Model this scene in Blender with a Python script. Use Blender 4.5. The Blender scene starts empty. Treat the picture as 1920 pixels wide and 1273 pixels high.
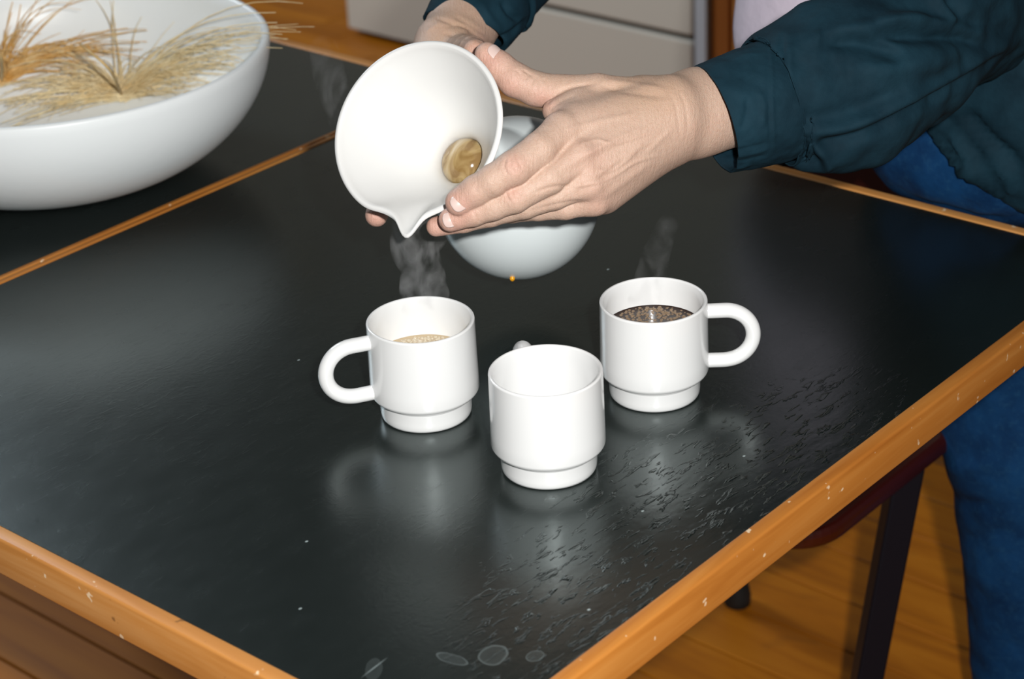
import bpy, math, random
import numpy as np
from mathutils import Vector, Matrix, noise as mnoise

S = bpy.context.scene
COL = S.collection
random.seed(7)
rng = np.random.default_rng(7)

# ------------------------------------------------------------------ camera
F = 3900.0; CX, CY = 960.0, 636.5
R = np.array([[0.646477, 0.370777, -0.666789],
              [-0.761700, 0.263800, -0.591800],
              [-0.043500, 0.890500, 0.452900]])
_x = np.array([4741 - CX, 1532 + CY, -F]); _y = np.array([-4060 - CX, 1102 + CY, -F])
_x /= np.linalg.norm(_x); _y -= _x * (_y @ _x); _y /= np.linalg.norm(_y); _z = np.cross(_x, _y)
R = np.array([_x, _y, _z])                      # world = R @ camera
CAM = np.array([-1.1308, -0.8587, 1.5104])
T = 0.74                                        # table top height

def to_world(c): return np.asarray(c) @ R.T + CAM
def to_cam(p): return (np.asarray(p) - CAM) @ R
def K(px, py, d): return np.array([(px - CX) / F * d, -(py - CY) / F * d, -d])   # camera-frame metres
def W(px, py, d): return to_world(K(px, py, d))
def onplane(px, py, z):
    r = R @ np.array([(px - CX) / F, -(py - CY) / F, -1.]); return CAM + r * ((z - CAM[2]) / r[2])
def pix(p):
    q = to_cam(p); return CX + F * q[..., 0] / -q[..., 2], CY - F * q[..., 1] / -q[..., 2]

cd = bpy.data.cameras.new('camera'); cam = bpy.data.objects.new('camera', cd); COL.objects.link(cam)
M4 = Matrix([list(R[0]) + [CAM[0]], list(R[1]) + [CAM[1]], list(R[2]) + [CAM[2]], [0, 0, 0, 1]])
cam.matrix_world = M4
cd.sensor_width = 36.0; cd.lens = 36.0 * F / 1920.0
cd.clip_start = 0.05
cd.dof.use_dof = True; cd.dof.focus_distance = 1.56; cd.dof.aperture_fstop = 8.5
S.camera = cam

# ------------------------------------------------------------------ light
w = bpy.data.worlds.new('room_light'); S.world = w; w.use_nodes = True
bg = w.node_tree.nodes['Background']; bg.inputs[0].default_value = (0.80, 0.93, 1.0, 1); bg.inputs[1].default_value = 0.038
ld = bpy.data.lights.new('camera_flash', 'POINT'); ld.energy = 138; ld.shadow_soft_size = 0.022; ld.color = (1.0, 0.985, 0.965)
lo = bpy.data.objects.new('camera_flash', ld); COL.objects.link(lo)
lo.location = Vector(to_world([0.10, 0.075, -0.02]))
la = bpy.data.lights.new('cabinet_fill', 'AREA'); la.energy = 60; la.size = 1.1; la.color = (0.85, 0.93, 1.0)  # unseen fill lamp, added to brighten the cabinet and the floor behind
lao = bpy.data.objects.new('cabinet_fill', la); COL.objects.link(lao); lao.location = (0.5, 3.1, 2.5); lao.rotation_euler = Vector((-1.5, 1.2, 2.3)).to_track_quat('Z', 'Y').to_euler()
S.view_settings.view_transform = 'Standard'; S.view_settings.look = 'None'
S.view_settings.exposure = 0.0; S.view_settings.gamma = 1.0; S.view_settings.use_curve_mapping = False

# ------------------------------------------------------------------ materials
def mat(name, col, rough=0.5, spec=0.5, coat=0.0, metal=0.0, sss=0.0, coat_rough=0.05):
    m = bpy.data.materials.new(name); m.use_nodes = True
    b = m.node_tree.nodes['Principled BSDF']
    b.inputs['Base Color'].default_value = (*col, 1); b.inputs['Roughness'].default_value = rough
    b.inputs['Specular IOR Level'].default_value = spec; b.inputs['Coat Weight'].default_value = coat
    b.inputs['Coat Roughness'].default_value = coat_rough
    b.inputs['Metallic'].default_value = metal
    if sss:
        b.inputs['Subsurface Weight'].default_value = sss
        b.inputs['Subsurface Radius'].default_value = (1.0, 0.35, 0.2); b.inputs['Subsurface Scale'].default_value = 0.006
    return m
class NT:
    def __init__(s, m): s.nt = m.node_tree; s.b = s.nt.nodes['Principled BSDF']; s.L = s.nt.links.new
    def n(s, t, **kw):
        nd = s.nt.nodes.new(t)
        for k, v in kw.items(): setattr(nd, k, v)
        return nd
    def coords(s, scale=(1, 1, 1), rot=(0, 0, 0), kind='Object'):
        tc = s.n('ShaderNodeTexCoord'); mp = s.n('ShaderNodeMapping')
        mp.inputs['Scale'].default_value = scale; mp.inputs['Rotation'].default_value = rot
        s.L(tc.outputs[kind], mp.inputs[0]); return mp.outputs[0]
    def noise(s, vec, scale=5, detail=3, rough=0.5, dist=0):
        nd = s.n('ShaderNodeTexNoise'); nd.inputs['Scale'].default_value = scale; nd.inputs['Detail'].default_value = detail
        nd.inputs['Roughness'].default_value = rough; nd.inputs['Distortion'].default_value = dist; s.L(vec, nd.inputs['Vector']); return nd.outputs[0]
    def ramp(s, fac, stops):
        r = s.n('ShaderNodeValToRGB'); e = r.color_ramp.elements
        while len(e) < len(stops): e.new(0.5)
        for i, (p, c) in enumerate(stops): e[i].position = p; e[i].color = (*c, 1) if len(c) == 3 else c
        s.L(fac, r.inputs[0]); return r.outputs[0]
    def math(s, op, a, b=None, clamp=False):
        nd = s.n('ShaderNodeMath', operation=op, use_clamp=clamp)
        for i, v in enumerate((a, b)):
            if v is None: continue
            if isinstance(v, (int, float)): nd.inputs[i].default_value = v
            else: s.L(v, nd.inputs[i])
        return nd.outputs[0]
    def mix(s, fac, a, b):
        nd = s.n('ShaderNodeMix', data_type='RGBA')
        for i, v in ((0, fac), (6, a), (7, b)):
            if isinstance(v, (int, float)): nd.inputs[i].default_value = v
            elif isinstance(v, tuple): nd.inputs[i].default_value = (*v, 1)
            else: s.L(v, nd.inputs[i])
        return nd.outputs[2]
    def bump(s, h, strength=0.3, dist=0.001, prev=None):
        nd = s.n('ShaderNodeBump'); nd.inputs['Strength'].default_value = strength; nd.inputs['Distance'].default_value = dist
        s.L(h, nd.inputs['Height'])
        if prev is not None: s.L(prev, nd.inputs['Normal'])
        s.L(nd.outputs[0], s.b.inputs['Normal']); return nd.outputs[0]
    def col(s, c): s.L(c, s.b.inputs['Base Color'])

def wood(name, axis, c1, c2, c3, rough=0.4, scale=1.0, dents=False, coat=0.0):
    m = mat(name, c1, rough, coat=coat); t = NT(m)
    sc = [60 * scale, 60 * scale, 60 * scale]; sc[axis] = 4 * scale
    v = t.coords(tuple(sc)); n1 = t.noise(v, 1.0, 4, 0.6, 0.4)
    c = t.ramp(n1, [(0.3, c2), (0.5, c1), (0.72, c3)])
    v2 = t.coords(); n2 = t.noise(v2, 7 * scale, 2)
    c = t.mix(t.math('MULTIPLY', n2, 0.5), c, c2)
    if dents:
        n3 = t.noise(v2, 85, 2, 0.5); d = t.ramp(n3, [(0.70, (0, 0, 0)), (0.73, (1, 1, 1))])
        c = t.mix(t.math('MULTIPLY', d, 0.75), c, (0.85, 0.70, 0.48))
        n4 = t.noise(v2, 60, 3, 0.6); d2 = t.ramp(n4, [(0.71, (0, 0, 0)), (0.75, (1, 1, 1))])
        c = t.mix(t.math('MULTIPLY', d2, 0.6), c, (0.10, 0.045, 0.015))
    t.col(c); t.bump(n1, 0.25, 0.0006); return m

m_trim_x = wood('beech_edge_x', 0, (0.48, 0.185, 0.032), (0.36, 0.12, 0.016), (0.58, 0.26, 0.06), 0.42, 1.0, True)
m_trim_y = wood('beech_edge_y', 1, (0.56, 0.25, 0.065), (0.42, 0.165, 0.035), (0.68, 0.36, 0.13), 0.42, 1.0, True)  # lighter copy of the edge wood; light on the Y edges painted in
m_floor = wood('pine_floor', 1, (0.56, 0.205, 0.022), (0.36, 0.11, 0.008), (0.66, 0.28, 0.04), 0.45, 0.5, False, 0.0)
m_floor.node_tree.nodes['Principled BSDF'].inputs['Specular IOR Level'].default_value = 0.25
m_cup = wood('cupboard_wood', 2, (0.34, 0.11, 0.022), (0.20, 0.055, 0.01), (0.42, 0.15, 0.03), 0.4, 0.5)
m_gap = mat('dark_gap', (0.02, 0.012, 0.006), 0.9)
m_white = mat('glazed_porcelain', (0.765, 0.77, 0.765), 0.22, 0.5, 0.35, sss=0.0)
m_body = mat('pale_blue_glaze', (0.66, 0.715, 0.72), 0.3, 0.5, 0.2)
m_bowl = mat('bowl_glaze', (0.84, 0.875, 0.88), 0.35, 0.4)
t = NT(m_bowl); t.bump(t.noise(t.coords(), 90, 3), 0.15, 0.001)
m_nail = mat('fingernail', (0.66, 0.50, 0.45), 0.28, 0.5, 0.3)
m_coffee = mat('black_coffee', (0.016, 0.005, 0.002), 0.06, 0.5)
m_foam = mat('coffee_foam', (0.40, 0.26, 0.13), 0.25, 0.5, 0.3)
m_steel = mat('black_steel', (0.004, 0.005, 0.009), 0.34, 0.22)
m_rubber = mat('black_rubber', (0.01, 0.01, 0.01), 0.7)
m_seat = mat('oxblood_plywood', (0.035, 0.0035, 0.0015), 0.35, 0.5, 0.2)
m_grey = mat('grey_lacquer', (0.56, 0.53, 0.465), 0.5)
m_greyedge = mat('cabinet_frame', (0.55, 0.60, 0.66), 0.4)
m_wall = mat('wall_paint', (0.22, 0.19, 0.15), 0.8)
m_shoe = mat('shoe_leather', (0.02, 0.018, 0.016), 0.5)
m_amber = mat('amber_drop', (0.75, 0.33, 0.01), 0.15, 0.5, 0.5)
m_button = mat('button', (0.012, 0.02, 0.025), 0.35)

# funnel interior, slightly coffee-tinted in the spout
m_fun = mat('funnel_porcelain', (0.725, 0.725, 0.71), 0.3, 0.4, 0.05)

# skin
m_skin = mat('skin', (0.64, 0.37, 0.26), 0.5, 0.4, sss=0.12)
t = NT(m_skin); v = t.coords()
vc = t.n('ShaderNodeVertexColor', layer_name='tint').outputs[0]
big = t.noise(v, 55, 3); mot = t.noise(v, 420, 3, 0.6)
c = t.mix(t.math('MULTIPLY', big, 0.35), vc, (0.56, 0.33, 0.245))
c = t.mix(t.math('MULTIPLY', t.ramp(mot, [(0.45, (0, 0, 0)), (0.75, (1, 1, 1))]), 0.30), c, (0.42, 0.24, 0.155))
t.col(c)
vo = t.n('ShaderNodeTexVoronoi', feature='DISTANCE_TO_EDGE'); vo.inputs['Scale'].default_value = 620
t.L(t.coords((1, 1.8, 1), (0.4, 0.7, 0.2)), vo.inputs['Vector'])
b1 = t.bump(t.ramp(vo.outputs[0], [(0.0, (0, 0, 0)), (0.25, (1, 1, 1))]), 0.3, 0.0004)
rq = Matrix([list(R[0]), list(R[1]), list(R[2])]).transposed().to_euler()
mf = t.n('ShaderNodeMapping'); mf.inputs['Rotation'].default_value = rq; t.L(v, mf.inputs[0])
mg = t.n('ShaderNodeMapping'); mg.inputs['Scale'].default_value = (520, 95, 95); mg.inputs['Rotation'].default_value = (0, 0, 0.15); t.L(mf.outputs[0], mg.inputs[0])
fw = t.noise(mg.outputs[0], 1.0, 3, 0.55, 0.8)
b2 = t.bump(mot, 0.35, 0.0007, b1)
t.bump(fw, 0.55, 0.0009, b2)

def cloth(name, col, dark, weave=900, rough=0.8, sheen=0.1, wear=None):
    m = mat(name, col, rough, 0.12); t = NT(m); v = t.coords()
    n1 = t.noise(v, 22, 4, 0.6); c = t.mix(t.ramp(n1, [(0.3, (0, 0, 0)), (0.7, (1, 1, 1))]), dark, col)
    if wear:
        n2 = t.noise(v, 160, 3, 0.7); c = t.mix(t.math('MULTIPLY', t.ramp(n2, [(0.5, (0, 0, 0)), (0.8, (1, 1, 1))]), 0.5), c, wear)
    t.col(c); m.node_tree.nodes['Principled BSDF'].inputs['Sheen Weight'].default_value = sheen
    n3 = t.noise(v, weave, 2); n4 = t.noise(v, 35, 3, 0.55); b = t.bump(n3, 0.25, 0.0006); t.bump(n4, 0.35, 0.006, b)
    return m
m_jacket = cloth('navy_cotton', (0.0080, 0.031, 0.047), (0.0036, 0.015, 0.024), sheen=0.0)
m_jean = cloth('denim', (0.0045, 0.042, 0.125), (0.0020, 0.020, 0.066), 700, 0.85, 0.0, (0.015, 0.07, 0.15))
m_tee = cloth('lilac_jersey', (0.60, 0.53, 0.62), (0.54, 0.475, 0.56))

# black linoleum with dents, ring stains and one scratch
m_top = mat('black_linoleum', (0.0055, 0.0075, 0.0065), 0.30, 1.0); t = NT(m_top)
geo = t.n('ShaderNodeNewGeometry'); pos = geo.outputs['Position']
mp = t.n('ShaderNodeMapping'); mp.inputs['Rotation'].default_value = (0, 0, -0.25); mp.inputs['Scale'].default_value = (60, 190, 60); t.L(pos, mp.inputs[0])
dn = t.noise(mp.outputs[0], 1.0, 3, 0.55, 0.6)
ridge = t.ramp(dn, [(0.56, (0, 0, 0)), (0.645, (1, 1, 1)), (0.66, (0, 0, 0))])
def dist2(c, sx=1.0, sy=1.0, rot=0.0, warp=0.0):
    m_ = t.n('ShaderNodeMapping', vector_type='TEXTURE'); m_.inputs['Location'].default_value = (c[0], c[1], T); m_.inputs['Rotation'].default_value = (0, 0, rot)
    m_.inputs['Scale'].default_value = (sx, sy, 1); 
    if warp:
        nz = t.n('ShaderNodeTexNoise'); nz.inputs['Scale'].default_value = 70; t.L(pos, nz.inputs['Vector'])
        sub = t.n('ShaderNodeVectorMath', operation='SUBTRACT'); t.L(nz.outputs['Color'], sub.inputs[0]); sub.inputs[1].default_value = (.5, .5, .5)
        sc_ = t.n('ShaderNodeVectorMath', operation='SCALE'); t.L(sub.outputs[0], sc_.inputs[0]); sc_.inputs['Scale'].default_value = warp
        ad = t.n('ShaderNodeVectorMath', operation='ADD'); t.L(pos, ad.inputs[0]); t.L(sc_.outputs[0], ad.inputs[1]); t.L(ad.outputs[0], m_.inputs[0])
    else: t.L(pos, m_.inputs[0])
    ln = t.n('ShaderNodeVectorMath', operation='LENGTH'); t.L(m_.outputs[0], ln.inputs[0]); return ln.outputs['Value']
mask = t.ramp(dist2((-0.12, -0.16), 0.27, 0.14), [(0.35, (1, 1, 1)), (1.0, (0.03, 0.03, 0.03))])
fine = t.noise(pos, 260, 3, 0.6)
bb = t.bump(t.math('MULTIPLY', ridge, mask), 0.40, 0.0018)
mp2 = t.n('ShaderNodeMapping'); mp2.inputs['Scale'].default_value = (28, 60, 28); mp2.inputs['Rotation'].default_value = (0, 0, -0.2); t.L(pos, mp2.inputs[0])
broad = t.noise(mp2.outputs[0], 1.0, 2)
bb = t.bump(t.math('MULTIPLY', broad, mask), 0.15, 0.004, bb)
t.bump(fine, 0.10, 0.0006, bb)
stain = None
for (px, py, sx, sy, rt) in [(925, 1228, 0.0115, 0.0095, 0.3), (847, 1235, 0.012, 0.0045, 1.75), (1003, 1230, 0.0062, 0.0052, 0), (700, 1255, 0.012, 0.006, 0.7)]:
    c_ = onplane(px, py, T); d_ = dist2(c_, sx, sy, rt, 0.005)
    edge = 0.17 if px != 700 else 0.05
    r_ = t.ramp(d_, [(0.0, (0.035,) * 3), (0.80, (0.045,) * 3), (0.93, (edge,) * 3), (1.0, (0, 0, 0))])
    stain = r_ if stain is None else t.math('MAXIMUM', stain, r_)
a_, b_ = onplane(674, 1273, T), onplane(730, 1230, T); ang = math.atan2(b_[1] - a_[1], b_[0] - a_[0]); L_ = np.hypot(*(b_ - a_)[:2]) / 2
scr = t.ramp(dist2((a_ + b_) / 2, L_, 0.0007, ang), [(0.0, (0.6,) * 3), (1.0, (0, 0, 0))])
stain = t.math('MAXIMUM', stain, scr)
for (px, py) in [(560, 675), (1205, 958), (1140, 505), (575, 1015), (1104, 1143), (563, 1141), (1395, 855)]:
    stain = t.math('MAXIMUM', stain, t.ramp(dist2(onplane(px, py, T), 0.0016, 0.0012), [(0.5, (0.7,) * 3), (1.0, (0, 0, 0))]))
t.b.inputs['Specular Tint'].default_value = (0.82, 1.0, 1.0, 1)
t.col(t.mix(stain, (0.0055, 0.0075, 0.0065), (0.42, 0.50, 0.50)))
t.L(t.math('ADD', t.math('MULTIPLY', broad, 0.06), 0.235), t.b.inputs['Roughness'])

# ------------------------------------------------------------------ mesh helpers
def link(name, verts, faces, m, parent=None, smooth=True, colors=None):
    me = bpy.data.meshes.new(name)
    verts = np.asarray(verts, dtype=np.float64)
    me.from_pydata(verts.tolist(), [], faces if isinstance(faces, list) else faces.tolist())
    me.update()
    if smooth: me.polygons.foreach_set('use_smooth', [True] * len(me.polygons))
    if colors is not None:
        ca = me.color_attributes.new('tint', 'FLOAT_COLOR', 'POINT')
        ca.data.foreach_set('color', np.concatenate([colors, np.ones((len(colors), 1))], 1).astype(np.float32).ravel())
    me.materials.append(m)
    o = bpy.data.objects.new(name, me); COL.objects.link(o)
    if parent is not None: o.parent = parent; o.matrix_parent_inverse = Matrix.Identity(4) if parent.location.length < 1e-9 else Matrix.Translation(-parent.location)
    return o
def empty(name, loc=(0, 0, 0)):
    o = bpy.data.objects.new(name, None); COL.objects.link(o); o.location = loc; o.empty_display_size = 0.02; return o
def tag(o, label=None, cat=None, group=None, kind=None):
    if label: o['label'] = label
    if cat: o['category'] = cat
    if group: o['group'] = group
    if kind: o['kind'] = kind
    return o
def box(x0, x1, y0, y1, z0, z1):
    v = [(x, y, z) for x in (x0, x1) for y in (y0, y1) for z in (z0, z1)]
    f = [(0, 1, 3, 2), (4, 6, 7, 5), (0, 4, 5, 1), (2, 3, 7, 6), (0, 2, 6, 4), (1, 5, 7, 3)]
    return v, f
def bevel(o, wd, seg=2):
    b = o.modifiers.new('bevel', 'BEVEL'); b.width = wd; b.segments = seg; b.limit_method = 'ANGLE'
    return o
def bx(name, dims, m, parent=None, bev=0.0, smooth=False, seg=2):
    v, f = box(*dims); o = link(name, v, f, m, parent, smooth)
    if bev: bevel(o, bev, seg)
    return o
def bar(name, a, b, wd, m, parent=None, roll=0.0, taper=1.0, bev=0.002):
    a = np.array(a, float); b = np.array(b, float); d = (b - a) / np.linalg.norm(b - a)
    up = np.array([0, 0, 1.]) if abs(d[2]) < 0.9 else np.array([1., 0, 0])
    s = np.cross(d, up); s /= np.linalg.norm(s); u = np.cross(s, d)
    s2 = s * math.cos(roll) + u * math.sin(roll); u2 = -s * math.sin(roll) + u * math.cos(roll)
    v = []
    for p, k in ((a, 1), (b, taper)):
        for i, j in ((-1, -1), (1, -1), (1, 1), (-1, 1)): v.append(p + (s2 * i + u2 * j) * wd / 2 * k)
    f = [(3, 2, 1, 0), (4, 5, 6, 7)] + [(i, (i + 1) % 4, 4 + (i + 1) % 4, 4 + i) for i in range(4)]
    o = link(name, v, f, m, parent, False)
    if bev: bevel(o, bev)
    return o
def tube(path, rad, seg=12, cap=True, flat=None):
    """path (n,3), rad scalar or (n,); returns verts, faces"""
    P = np.asarray(path, float); n = len(P); rad = np.full(n, rad) if np.isscalar(rad) else np.asarray(rad)
    tg = np.gradient(P, axis=0); tg /= np.linalg.norm(tg, axis=1)[:, None]
    ref = np.array([0, 0, 1.]) if abs(tg[0][2]) < 0.9 else np.array([1., 0, 0])
    s = np.cross(tg[0], ref); s /= np.linalg.norm(s); V = []; 
    for i in range(n):
        s = s - tg[i] * (s @ tg[i]); s /= np.linalg.norm(s); u = np.cross(tg[i], s)
        a = np.arange(seg) / seg * 2 * math.pi
        V.append(P[i] + rad[i] * (np.cos(a)[:, None] * s + np.sin(a)[:, None] * u))
    V = np.concatenate(V); Fc = []
    for i in range(n - 1):
        for j in range(seg): k = (j + 1) % seg; Fc.append((i * seg + j, i * seg + k, (i + 1) * seg + k, (i + 1) * seg + j))
    if cap:
        Fc.append(tuple(range(seg))[::-1]); Fc.append(tuple((n - 1) * seg + j for j in range(seg)))
    return V, Fc
def catmull(pts, n=8):
    P = np.asarray(pts, float); P = np.vstack([2 * P[0] - P[1], P, 2 * P[-1] - P[-2]]); out = []
    for i in range(1, len(P) - 2):
        for k in range(n):
            t_ = k / n; p0, p1, p2, p3 = P[i - 1:i + 3]
            out.append(0.5 * ((2 * p1) + (-p0 + p2) * t_ + (2 * p0 - 5 * p1 + 4 * p2 - p3) * t_ ** 2 + (-p0 + 3 * p1 - 3 * p2 + p3) * t_ ** 3))
    out.append(P[-2]); return np.array(out)
def lathe(profile, seg=96, centre=(0, 0, 0), mod=None, frame=None):
    """profile [(r,z)]; frame = (origin, e1, e2, axis)"""
    pr = np.asarray(profile, float); a = np.arange(seg) / seg * 2 * math.pi
    r = pr[:, 0][:, None] * np.ones(seg); z = pr[:, 1][:, None] * np.ones(seg); A = np.ones(len(pr))[:, None] * a
    if mod: r, z = mod(r, z, A)
    X, Y = r * np.cos(A), r * np.sin(A)
    if frame is None: V = np.stack([X, Y, z], -1) + np.array(centre)
    else: o, e1, e2, ax = frame; V = o + X[..., None] * e1 + Y[..., None] * e2 + z[..., None] * ax
    n = len(pr); V = V.reshape(-1, 3); Fc = []
    for i in range(n - 1):
        for j in range(seg): k = (j + 1) % seg; Fc.append((i * seg + j, i * seg + k, (i + 1) * seg + k, (i + 1) * seg + j))
    return V, Fc
def merge(parts):
    V = []; Fc = []; o = 0
    for v, f in parts:
        v = np.asarray(v); V.append(v); Fc += [tuple(i + o for i in q) for q in f]; o += len(v)
    return np.concatenate(V), Fc
def arc(cx, cy, r, a0, a1, n):
    return [(cx + r * math.cos(math.radians(a0 + (a1 - a0) * i / n)), cy + r * math.sin(math.radians(a0 + (a1 - a0) * i / n))) for i in range(n + 1)]

# --- signed-distance modelling (numpy surface nets) for bodies and clothes
def smin(a, b, k):
    h = np.clip(0.5 + 0.5 * (b - a) / k, 0, 1); return b + (a - b) * h - k * h * (1 - h)
def rcone(Pt, a, b, ra, rb):
    a = np.asarray(a, np.float32); b = np.asarray(b, np.float32); ab = b - a; L = float(ab @ ab) + 1e-12
    x = Pt[0] - a[0]; y = Pt[1] - a[1]; z = Pt[2] - a[2]
    h = np.clip((x * ab[0] + y * ab[1] + z * ab[2]) / L, 0, 1)
    return np.sqrt((x - h * ab[0]) ** 2 + (y - h * ab[1]) ** 2 + (z - h * ab[2]) ** 2) - (ra + (rb - ra) * h)
def ellip(Pt, c, e, axes):
    q = [(Pt[0] - c[0]) * ax[0] + (Pt[1] - c[1]) * ax[1] + (Pt[2] - c[2]) * ax[2] for ax in axes]
    k = np.sqrt(sum((qi / ei) ** 2 for qi, ei in zip(q, e))); return (k - 1) * min(e)
def grid(lo, hi, h):
    ax = [np.arange(l, u + h, h, dtype=np.float32) for l, u in zip(lo, hi)]
    return ax, [ax[0][:, None, None], ax[1][None, :, None], ax[2][None, None, :]]
def surface_nets(D, ax):
    h = float(ax[0][1] - ax[0][0]); s = D < 0; nx, ny, nz = D.shape
    acc = np.zeros((nx - 1, ny - 1, nz - 1, 3), np.float32); cnt = np.zeros((nx - 1, ny - 1, nz - 1), np.float32)
    def sl(a, b, n): return slice(a, n - 1 + a) if b is None else b
    offs = [(0, 0), (0, 1), (1, 0), (1, 1)]
    for d in range(3):
        o = [i for i in range(3) if i != d]
        for (p, q) in offs:
            st = [0, 0, 0]; st[o[0]] = p; st[o[1]] = q; en = list(st); en[d] += 1
            A = D[tuple(slice(st[i], D.shape[i] - 1 + st[i]) for i in range(3))]; B = D[tuple(slice(en[i], D.shape[i] - 1 + en[i]) for i in range(3))]
            cr = (A < 0) != (B < 0); tt = np.where(cr, A / (A - B + 1e-20), 0).astype(np.float32)
            acc[..., d] += tt * cr; acc[..., o[0]] += p * cr; acc[..., o[1]] += q * cr; cnt += cr
    act = cnt > 0; idx = -np.ones(act.shape, np.int64); idx[act] = np.arange(act.sum())
    cell = np.argwhere(act); V = (cell + acc[act] / cnt[act][:, None]) * h + np.array([a[0] for a in ax])
    Fc = []
    for d in range(3):
        o = [i for i in range(3) if i != d]
        A = s[tuple(slice(0, D.shape[i] - 1) if i == d else slice(1, D.shape[i] - 1) for i in range(3))]
        B = s[tuple(slice(1, D.shape[i]) if i == d else slice(1, D.shape[i] - 1) for i in range(3))]
        cr = np.argwhere(A != B); sg = A[tuple(cr.T)]
        base = cr.copy(); base[:, o[0]] += 1; base[:, o[1]] += 1      # grid vertex start
        def ci(a, b):
            c_ = base.copy(); c_[:, o[0]] -= a; c_[:, o[1]] -= b; return idx[tuple(c_.T)]
        q = np.stack([ci(1, 1), ci(0, 1), ci(0, 0), ci(1, 0)], 1)
        flip = sg if d != 1 else ~sg
        q[~flip] = q[~flip][:, ::-1]; Fc.append(q)
    Fc = np.concatenate(Fc); Fc = Fc[(Fc >= 0).all(1)]
    return V, Fc
def normals(V, Fc):
    n = np.cross(V[Fc[:, 2]] - V[Fc[:, 0]], V[Fc[:, 3]] - V[Fc[:, 1]]); N = np.zeros_like(V)
    for i in range(4):
        for c_ in range(3): N[:, c_] += np.bincount(Fc[:, i], n[:, c_], len(V))
    return N / (np.linalg.norm(N, axis=1)[:, None] + 1e-12)
def relax(V, Fc, it=3, lam=0.5):
    E = np.concatenate([Fc[:, [0, 1]], Fc[:, [1, 2]], Fc[:, [2, 3]], Fc[:, [3, 0]]])
    deg = np.bincount(E[:, 0], minlength=len(V)) + np.bincount(E[:, 1], minlength=len(V))
    for k in range(it):
        for l in (lam, -lam * 0.96):
            A = np.zeros_like(V)
            for c_ in range(3): A[:, c_] = np.bincount(E[:, 0], V[E[:, 1], c_], len(V)) + np.bincount(E[:, 1], V[E[:, 0], c_], len(V))
            V = V + l * (A / np.maximum(deg, 1)[:, None] - V)
    return V
def polydist(px, py, pts):
    pts = np.asarray(pts, float); best = np.full(px.shape, 1e9); tpos = np.zeros(px.shape); n = len(pts) - 1
    for i in range(n):
        a, b = pts[i], pts[i + 1]; ab = b - a; L = ab @ ab
        h = np.clip(((px - a[0]) * ab[0] + (py - a[1]) * ab[1]) / L, 0, 1)
        d = np.hypot(px - a[0] - h * ab[0], py - a[1] - h * ab[1]); m_ = d < best
        best = np.where(m_, d, best); tpos = np.where(m_, (i + h) / n, tpos)
    return best, tpos
def crease(Vw, N, lines):
    """Push the camera-side surface in (depth<0) or out along drawn strokes; strokes are given as seen in the photograph."""
    px, py = pix(Vw); view = CAM - Vw; view /= np.linalg.norm(view, axis=1)[:, None]
    fc = np.clip((N * view).sum(1) * 2.5, 0, 1); out = Vw.copy()
    for pts, wd, dep in lines:
        c_ = catmull(pts, 5) if len(pts) > 2 else np.array(pts, float)
        d, tp = polydist(px, py, c_); tap = np.clip(np.minimum(tp, 1 - tp) * 5, 0, 1) ** 0.7
        out += N * (dep * np.exp(-(d / wd) ** 2) * tap * fc)[:, None]
    return out

# ------------------------------------------------------------------ the room
fl = empty('floor'); fl['kind'] = 'structure'
v_, f_ = box(-2.6, 4.2, -2.0, 4.6, -0.06, -0.022); link('subfloor', v_, f_, m_gap, fl, False)
bw = 0.092; plank = None
for i in range(int(5.6 / bw)):
    x = -1.7 + i * bw; ys = [-2.0]; yy = -2.0 + random.uniform(0.4, 1.8)
    while yy < 4.5: ys.append(yy); yy += random.uniform(1.5, 2.3)
    ys.append(4.6)
    for a, b in zip(ys[:-1], ys[1:]):
        if plank is None:
            o = bx('board', (0, bw - 0.0025, 0, 1.0, -0.022, 0), m_floor, fl); bevel(o, 0.0012, 1); plank = o
        else:
            o = plank.copy(); COL.objects.link(o); o.parent = fl
        o.location = (x, a, -random.uniform(0, 0.0006)); o.scale = (1, (b - a - 0.002), 1)
# vary boards by object
t = NT(m_floor); oi = t.n('ShaderNodeObjectInfo'); tc = t.n('ShaderNodeNewGeometry'); ad = t.n('ShaderNodeVectorMath', operation='ADD')
sc_ = t.n('ShaderNodeVectorMath', operation='SCALE'); cb = t.n('ShaderNodeCombineXYZ'); t.L(oi.outputs['Random'], cb.inputs[0]); t.L(oi.outputs['Random'], cb.inputs[1])
t.L(cb.outputs[0], sc_.inputs[0]); sc_.inputs['Scale'].default_value = 13.0; t.L(tc.outputs['Position'], ad.inputs[0]); t.L(sc_.outputs[0], ad.inputs[1])
mp = t.n('ShaderNodeMapping'); mp.inputs['Scale'].default_value = (26, 2.2, 26); t.L(ad.outputs[0], mp.inputs[0])
n1 = t.noise(mp.outputs[0], 1.0, 4, 0.6, 0.5)
c = t.ramp(n1, [(0.28, (0.22, 0.062, 0.002)), (0.5, (0.36, 0.115, 0.004)), (0.72, (0.46, 0.165, 0.009))])
mp3 = t.n('ShaderNodeMapping'); mp3.inputs['Scale'].default_value = (9, 4, 9); t.L(ad.outputs[0], mp3.inputs[0])
kn = t.noise(mp3.outputs[0], 1.6, 2, 0.5); c = t.mix(t.ramp(kn, [(0.66, (0, 0, 0)), (0.74, (0.75, 0.75, 0.75))]), c, (0.13, 0.05, 0.008))
c = t.mix(t.math('MULTIPLY', oi.outputs['Random'], 0.30), c, (0.24, 0.07, 0.003)); t.col(c)

wb = bx('wall_back', (2.62, 2.72, -2.0, 4.6, 0, 2.7), m_wall); wb['kind'] = 'structure'
bs = bx('baseboard_back', (2.59, 2.62, -2.0, 4.6, 0, 0.11), mat('skirting_paint', (0.62, 0.58, 0.62), 0.6), None, 0.003); bs['kind'] = 'structure'

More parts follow.
